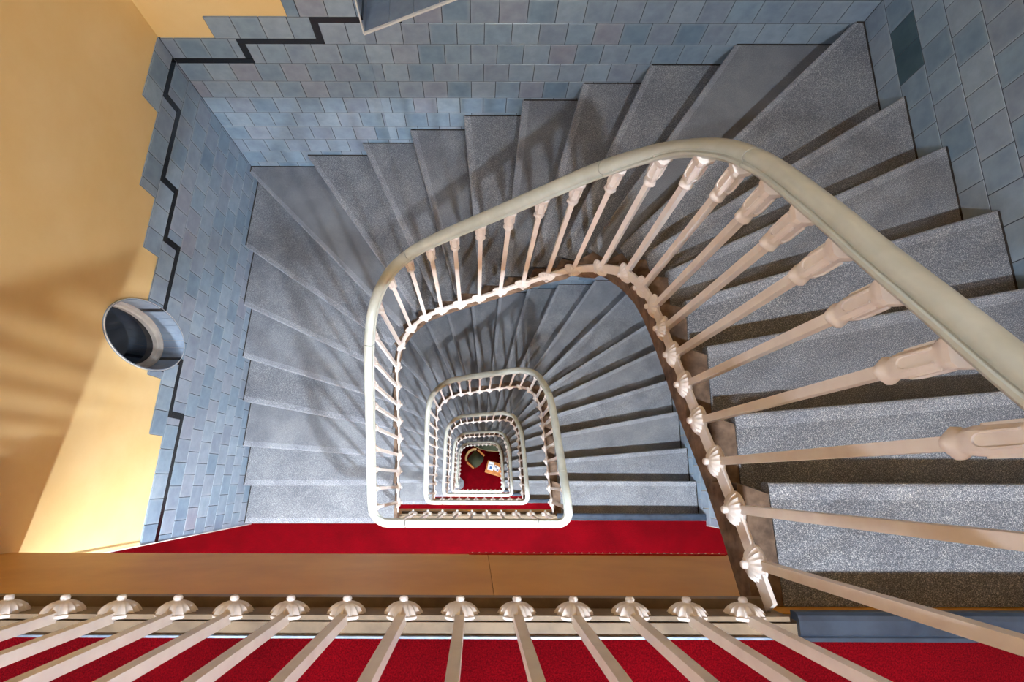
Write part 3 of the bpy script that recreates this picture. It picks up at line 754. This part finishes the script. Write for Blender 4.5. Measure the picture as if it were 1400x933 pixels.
for k in range(NF):
    zl = ZB-H*k
    D = lambda p: Vector((p[0]+drift(p[2]-H*k), p[1], zl+p[2]))
    e = tag(empty('balustrade', (.68, -.3, zl)), {0:'cream balustrade guarding the top landing and its flight, widest loop of handrail',1:'second cream balustrade loop, standing on the landing below the top one',2:'third cream balustrade loop counted down the well',3:'fourth cream balustrade loop counted down the well',4:'innermost cream balustrade loop, ending in a scroll on the ground floor'}[k], 'balustrade', 'balustrades of the open stairwell')
    # handrail path: along the landing, round the corner, down the flight
    lx = xl(RAIL_Y)+.03 if k == 0 else -.70
    path = [(lx,RAIL_Y,RAIL_Z)] if k == 0 else []
    corner_r = [(.575,RAIL_Y,RAIL_Z),(.612,-.300,RAIL_Z),(.648,-.283,RAIL_Z),(.669,-.252,RAIL_Z)]
    land = [(lx,RAIL_Y,RAIL_Z),(.45,RAIL_Y,RAIL_Z)] if k == 0 else [(-.49,RAIL_Y,RAIL_Z),(.45,RAIL_Y,RAIL_Z)]
    zl1 = -H+RAIL_Z
    left = [(-.697,-.245,-2.71),(-.690,-.268,-2.78),(-.665,-.293,zl1-.0),(-.62,RAIL_Y,zl1),(-.494,RAIL_Y,zl1)]
    fl = RAIL if k < NF-1 else RAIL[:-1]
    flight = smooth_path([D(p) for p in [(.454,RAIL_Y,RAIL_Z)]+corner_r+fl+(left if k < NF-1 else [])], .03)
    def rail_part(pts): 
        MB().sweep(pts, prof, rail_frames(pts)).make('handrail', 'rail_paint', e, smooth=True)
    rail_part([D(p) for p in land])
    # joints of the handrail
    joints = [D(p) for p in [(.673,.05,.74),(.650,.735,.18),(.44,1.076,-.43),(-.345,1.10,-1.27),(-.622,.75,-1.80),(-.694,-.19,-2.59)]]
    cuts = [0]
    for j in joints: cuts.append(min(range(len(flight)), key=lambda i: (flight[i]-j).length))
    cuts.append(len(flight)-1)
    for a, b_ in zip(cuts[:-1], cuts[1:]):
        if b_-a < 1: continue
        seg = [v.copy() for v in flight[a:b_+1]]
        seg[0] = seg[0]+(seg[1]-seg[0]).normalized()*.0022; seg[-1] = seg[-1]-(seg[-1]-seg[-2]).normalized()*.0022; rail_part(seg)
    # flat bar that carries the balusters
    bar = smooth_path([D((.68,-.285,-.04))]+[D(r) for r in ROS]+[D((-.658,-.262,-3.60))], .06)
    MB().sweep(bar, [(-.005,-.022),(.005,-.022),(.005,.022),(-.005,.022)], rail_frames(bar)).make('string_bar', 'baluster_paint', e)
    xa = xl(YA)+.012 if k == 0 else -.665
    a_, b_ = D((xa,-.300,-.035)), D((.70,-.300,-.035))
    MB().box((a_.x,-.305,zl-.08),(b_.x,-.295,zl-.004)).make('string_bar', 'beige_paint', e)
    # balusters on the landing edge
    x = .6135
    while x > (-1.9 if k == 0 else -.60):
        t = D((x,RAIL_Y,RAIL_Z-.024)); f = D((x,-.296,-.035)); baluster(e, f, t, Vector((0,1)), zl); x -= .1298
    # balusters on the flight
    for n_, r in enumerate(ROS):
        if k == NF-1 and n_ > 27: continue
        f = D(r); tl = n_/29
        best = min(range(len(flight)), key=lambda q: abs((flight[q].xy-f.xy).length)+ (0 if abs(flight[q].z-f.z-.95) < .35 else 9))
        # refine along the segment
        c = flight[best]; bd = (c.xy-f.xy).length
        for q in (best-1, best):
            if 0 <= q < len(flight)-1:
                s_, en = flight[q], flight[q+1]; ab = en.xy-s_.xy
                if ab.length > 1e-6:
                    tt = max(0, min(1, (f.xy-s_.xy).dot(ab)/ab.dot(ab))); p = s_+(en-s_)*tt
                    if (p.xy-f.xy).length <= bd: bd = (p.xy-f.xy).length; c = p
        baluster(e, f, c-Vector((0,0,.026)), out_dir(r[:2]), zl)
    if k == NF-1:             # scroll newel on the rounded bottom step
        p = flight[-1]; nb = MB(); nb.lathe([(.05,0),(.055,.02),(.04,.05),(.028,.09),(.026,.6),(.03,.78),(.045,.83),(.04,.86)], 20)
        nb.v = [(v[0]+p.x, v[1]+p.y-.05, v[2]*1.0+.156) for v in nb.v]; nb.make('newel', 'baluster_paint', e, smooth=True)
        cp = MB(); cp.lathe([(.05,-.025),(.085,-.012),(.09,.0),(.085,.012),(.05,.03),(.03,.04),(.004,.046)], 24); cp.v = [(v[0]+p.x, v[1]+p.y-.05, v[2]+1.04) for v in cp.v]; cp.make('newel_cap', 'rail_paint', e, smooth=True)
        cs = MB(); cs.lathe([(.20,.0),(.20,.118),(.215,.122),(.215,.150),(.208,.156)], 32); cs.v = [(v[0]+p.x-.0, v[1]+p.y-.02, v[2]) for v in cs.v]
        cs.make('curtail_step', 'terrazzo', fe, smooth=True)['label'] = 'rounded grey stone end of the bottom step'

# ------------------------------------------------------------------ ceiling lamps, one over every landing
for ab, (LAMP_X, LAMP_Y) in enumerate(LAMP_AT):
    for k in range(NF+1):
        zl = ZB-H*k+LAMP_DZ; top = TOP if k == 0 else ZB-H*(k-1)-.3
        names = ['above the top landing','over the first landing below the top','over the second landing below the top','over the third landing below the top','over the fourth landing below the top','over the ground floor hall']
        l = tag(empty('ceiling_lamp', (LAMP_X,LAMP_Y,zl)), 'small dish-shaped hanging ceiling lamp '+names[k]+(', beside the well' if ab == 0 else ', near the left wall'), 'lamp', 'ceiling lamps of the landings')
        def put(m_, dz):
            m_.v = [(x+LAMP_X,y+LAMP_Y,z_+dz) for x,y,z_ in m_.v]; return m_
        # a dish shade open downwards with a flat opal disc
        put(MB().lathe([(LAMP_R,0),(LAMP_R,.006)], 32), zl).make('diffuser', 'lamp_glow_%d_%d' % (ab, k), l)
        put(MB().lathe([(LAMP_R+.002,-.002),(LAMP_R+.012,-.002),(LAMP_R+.012,.012),(LAMP_R*.7,.05),(.016,.075),(.014,.008),(LAMP_R+.002,.0075),(LAMP_R+.002,-.002)], 32, cap=False), zl).make('shade', 'steel', l, smooth=True)
        put(MB().lathe([(.008,0),(.008,top-zl-.075)], 10), zl+.074).make('rod', 'steel', l)
        put(MB().lathe([(.02,-.05),(.055,-.02),(.06,0)], 20), top).make('canopy', 'steel', l, smooth=True)

# ------------------------------------------------------------------ ground floor furniture
def rbox(name, mat, parent, a, b, bev, mw):
    me = bpy.data.meshes.new(name); bm = bmesh.new(); bmesh.ops.create_cube(bm, size=1)
    for v in bm.verts: v.co = Vector(((a[0]+b[0])/2+v.co.x*(b[0]-a[0]), (a[1]+b[1])/2+v.co.y*(b[1]-a[1]), (a[2]+b[2])/2+v.co.z*(b[2]-a[2])))
    bmesh.ops.bevel(bm, geom=bm.edges[:], offset=bev, segments=3, affect='EDGES', profile=.6); bm.to_mesh(me); bm.free(); me.materials.append(MATS[mat])
    for p in me.polygons: p.use_smooth = True
    return link(name, me, parent, mw=mw)
def poly_part(name, mat, parent, poly, z0, z1, mw, bev=.0):
    m_ = MB().prism(poly, z0, z1); me = mesh(name, m_.v, m_.f, mat)
    if bev:
        bm = bmesh.new(); bm.from_mesh(me); bmesh.ops.bevel(bm, geom=bm.edges[:], offset=bev, segments=2, affect='EDGES'); bm.to_mesh(me); bm.free()
        for p in me.polygons: p.use_smooth = True
    return link(name, me, parent, mw=mw)
# armchair: local +y is forward
ch = tag(empty('armchair', (-.03,.70,0)), 'small dark green armchair with curved pale back and wooden arms, on the red ground floor', 'armchair')
mw = Matrix.Translation((-.03,.70,0)) @ Matrix.Rotation(math.radians(-131),4,'Z') @ Matrix.Diagonal((.84,.84,1,1))
poly_part('seat', 'green_fabric', ch, [(-.25,-.24),(.25,-.24),(.29,.22),(.15,.30),(-.15,.30),(-.29,.22)], .30, .45, mw, .03)
arc = [(.31*math.cos(a), -.10+.24*math.sin(a)) for a in [math.radians(205+i*13) for i in range(11)]]
arc2 = [(x*1.16, (y+.10)*1.22-.10) for x, y in arc]
poly_part('backrest', 'cream_fabric', ch, arc+arc2[::-1], .42, .78, mw)
arcr = [(x*1.20, (y+.10)*1.30-.10) for x, y in arc]; arci = [(x*.97, (y+.10)*.96-.10) for x, y in arc]
poly_part('back_rail', 'oak', ch, arc2+arcr[::-1], .70, .80, mw)
for s in (-1, 1):
    poly_part('arm', 'oak', ch, [(s*.30,-.16),(s*.37,-.16),(s*.36,.20),(s*.30,.20)], .60, .64, mw)
    poly_part('arm_post', 'oak', ch, [(s*.305,.14),(s*.355,.14),(s*.355,.19),(s*.305,.19)], .26, .60, mw)
    for y in (-.24, .20): poly_part('leg', 'oak', ch, [(s*.22,y),(s*.26,y),(s*.26,y+.04),(s*.22,y+.04)], 0, .30, mw)
# coffee table
tb = tag(empty('coffee_table', (.63,.375,0)), 'small orange wooden coffee table with papers on it, beside the green armchair', 'table')
mt = Matrix.Translation((.63,.375,0)) @ Matrix.Rotation(math.radians(-16),4,'Z')
rbox('tabletop', 'oak', tb, (-.29,-.215,.46), (.29,.215,.50), .012, mt)
rbox('apron', 'oak', tb, (-.25,-.18,.40), (.25,.18,.459), .005, mt)
for sx in (-1, 1):
    for sy in (-1, 1): rbox('leg', 'oak', tb, (sx*.24-.02,sy*.17-.02,0), (sx*.24+.02,sy*.17+.02,.399), .005, mt)
def paper(name, label, cat, cx, cy, wx, wy, rot, z, marks):
    mw_ = mt @ Matrix.Translation((cx,cy,z)) @ Matrix.Rotation(math.radians(rot),4,'Z'); m_ = MB().box((-wx/2,-wy/2,0),(wx/2,wy/2,.006))
    o = link(name, mesh(name, m_.v, m_.f, 'paper'), None, mw=mw_); tag(o, label, cat)
    for mat, a, b_, c, d in marks:
        m2 = MB().box((a,b_,.0061),(c,d,.0066)); link('print', mesh('print', m2.v, m2.f, mat), o, mw=mw_)
paper('magazine', 'white magazine with a blue print lying on the coffee table', 'magazine', -.145, .045, .20, .285, 4, .501, [('blue_ink',-.03,-.09,.05,-.01),('grey_ink',-.06,.04,.06,.06)])
paper('leaflet', 'white leaflet with violet grey pictures on the coffee table, beside the magazine', 'leaflet', .065, .02, .20, .17, -14, .501, [('grey_ink',-.08,.01,.00,.06),('grey_ink',.02,-.06,.08,.0),('blue_ink',.05,-.075,.09,-.05)])
# sofa against the far side
so = tag(empty('sofa', (.52,1.24,0)), 'dark green sofa half hidden under the lowest flight on the ground floor', 'sofa')
ms = Matrix.Translation((.52,1.24,0)) @ Matrix.Rotation(math.radians(-4),4,'Z')
poly_part('seat', 'green_fabric', so, [(-.62,.35),(-.62,-.10),(-.40,-.20),(-.1,-.25),(.3,-.25),(.6,-.18),(.62,.35)], .22, .44, ms, .03)
rbox('backrest', 'green_fabric', so, (-.62,.36,.22), (.62,.55,.82), .05, ms)
poly_part('front_rail', 'cream_fabric', so, [(-.62,-.105),(-.40,-.205),(-.1,-.255),(.3,-.255),(.6,-.185),(.6,-.20),(.3,-.272),(-.1,-.272),(-.40,-.222),(-.62,-.122)], .24, .30, ms)
for x in (-.55, .5):
    for y in (-.06, .46): rbox('leg', 'oak', so, (x,y,0), (x+.05,y+.05,.219), .005, ms)
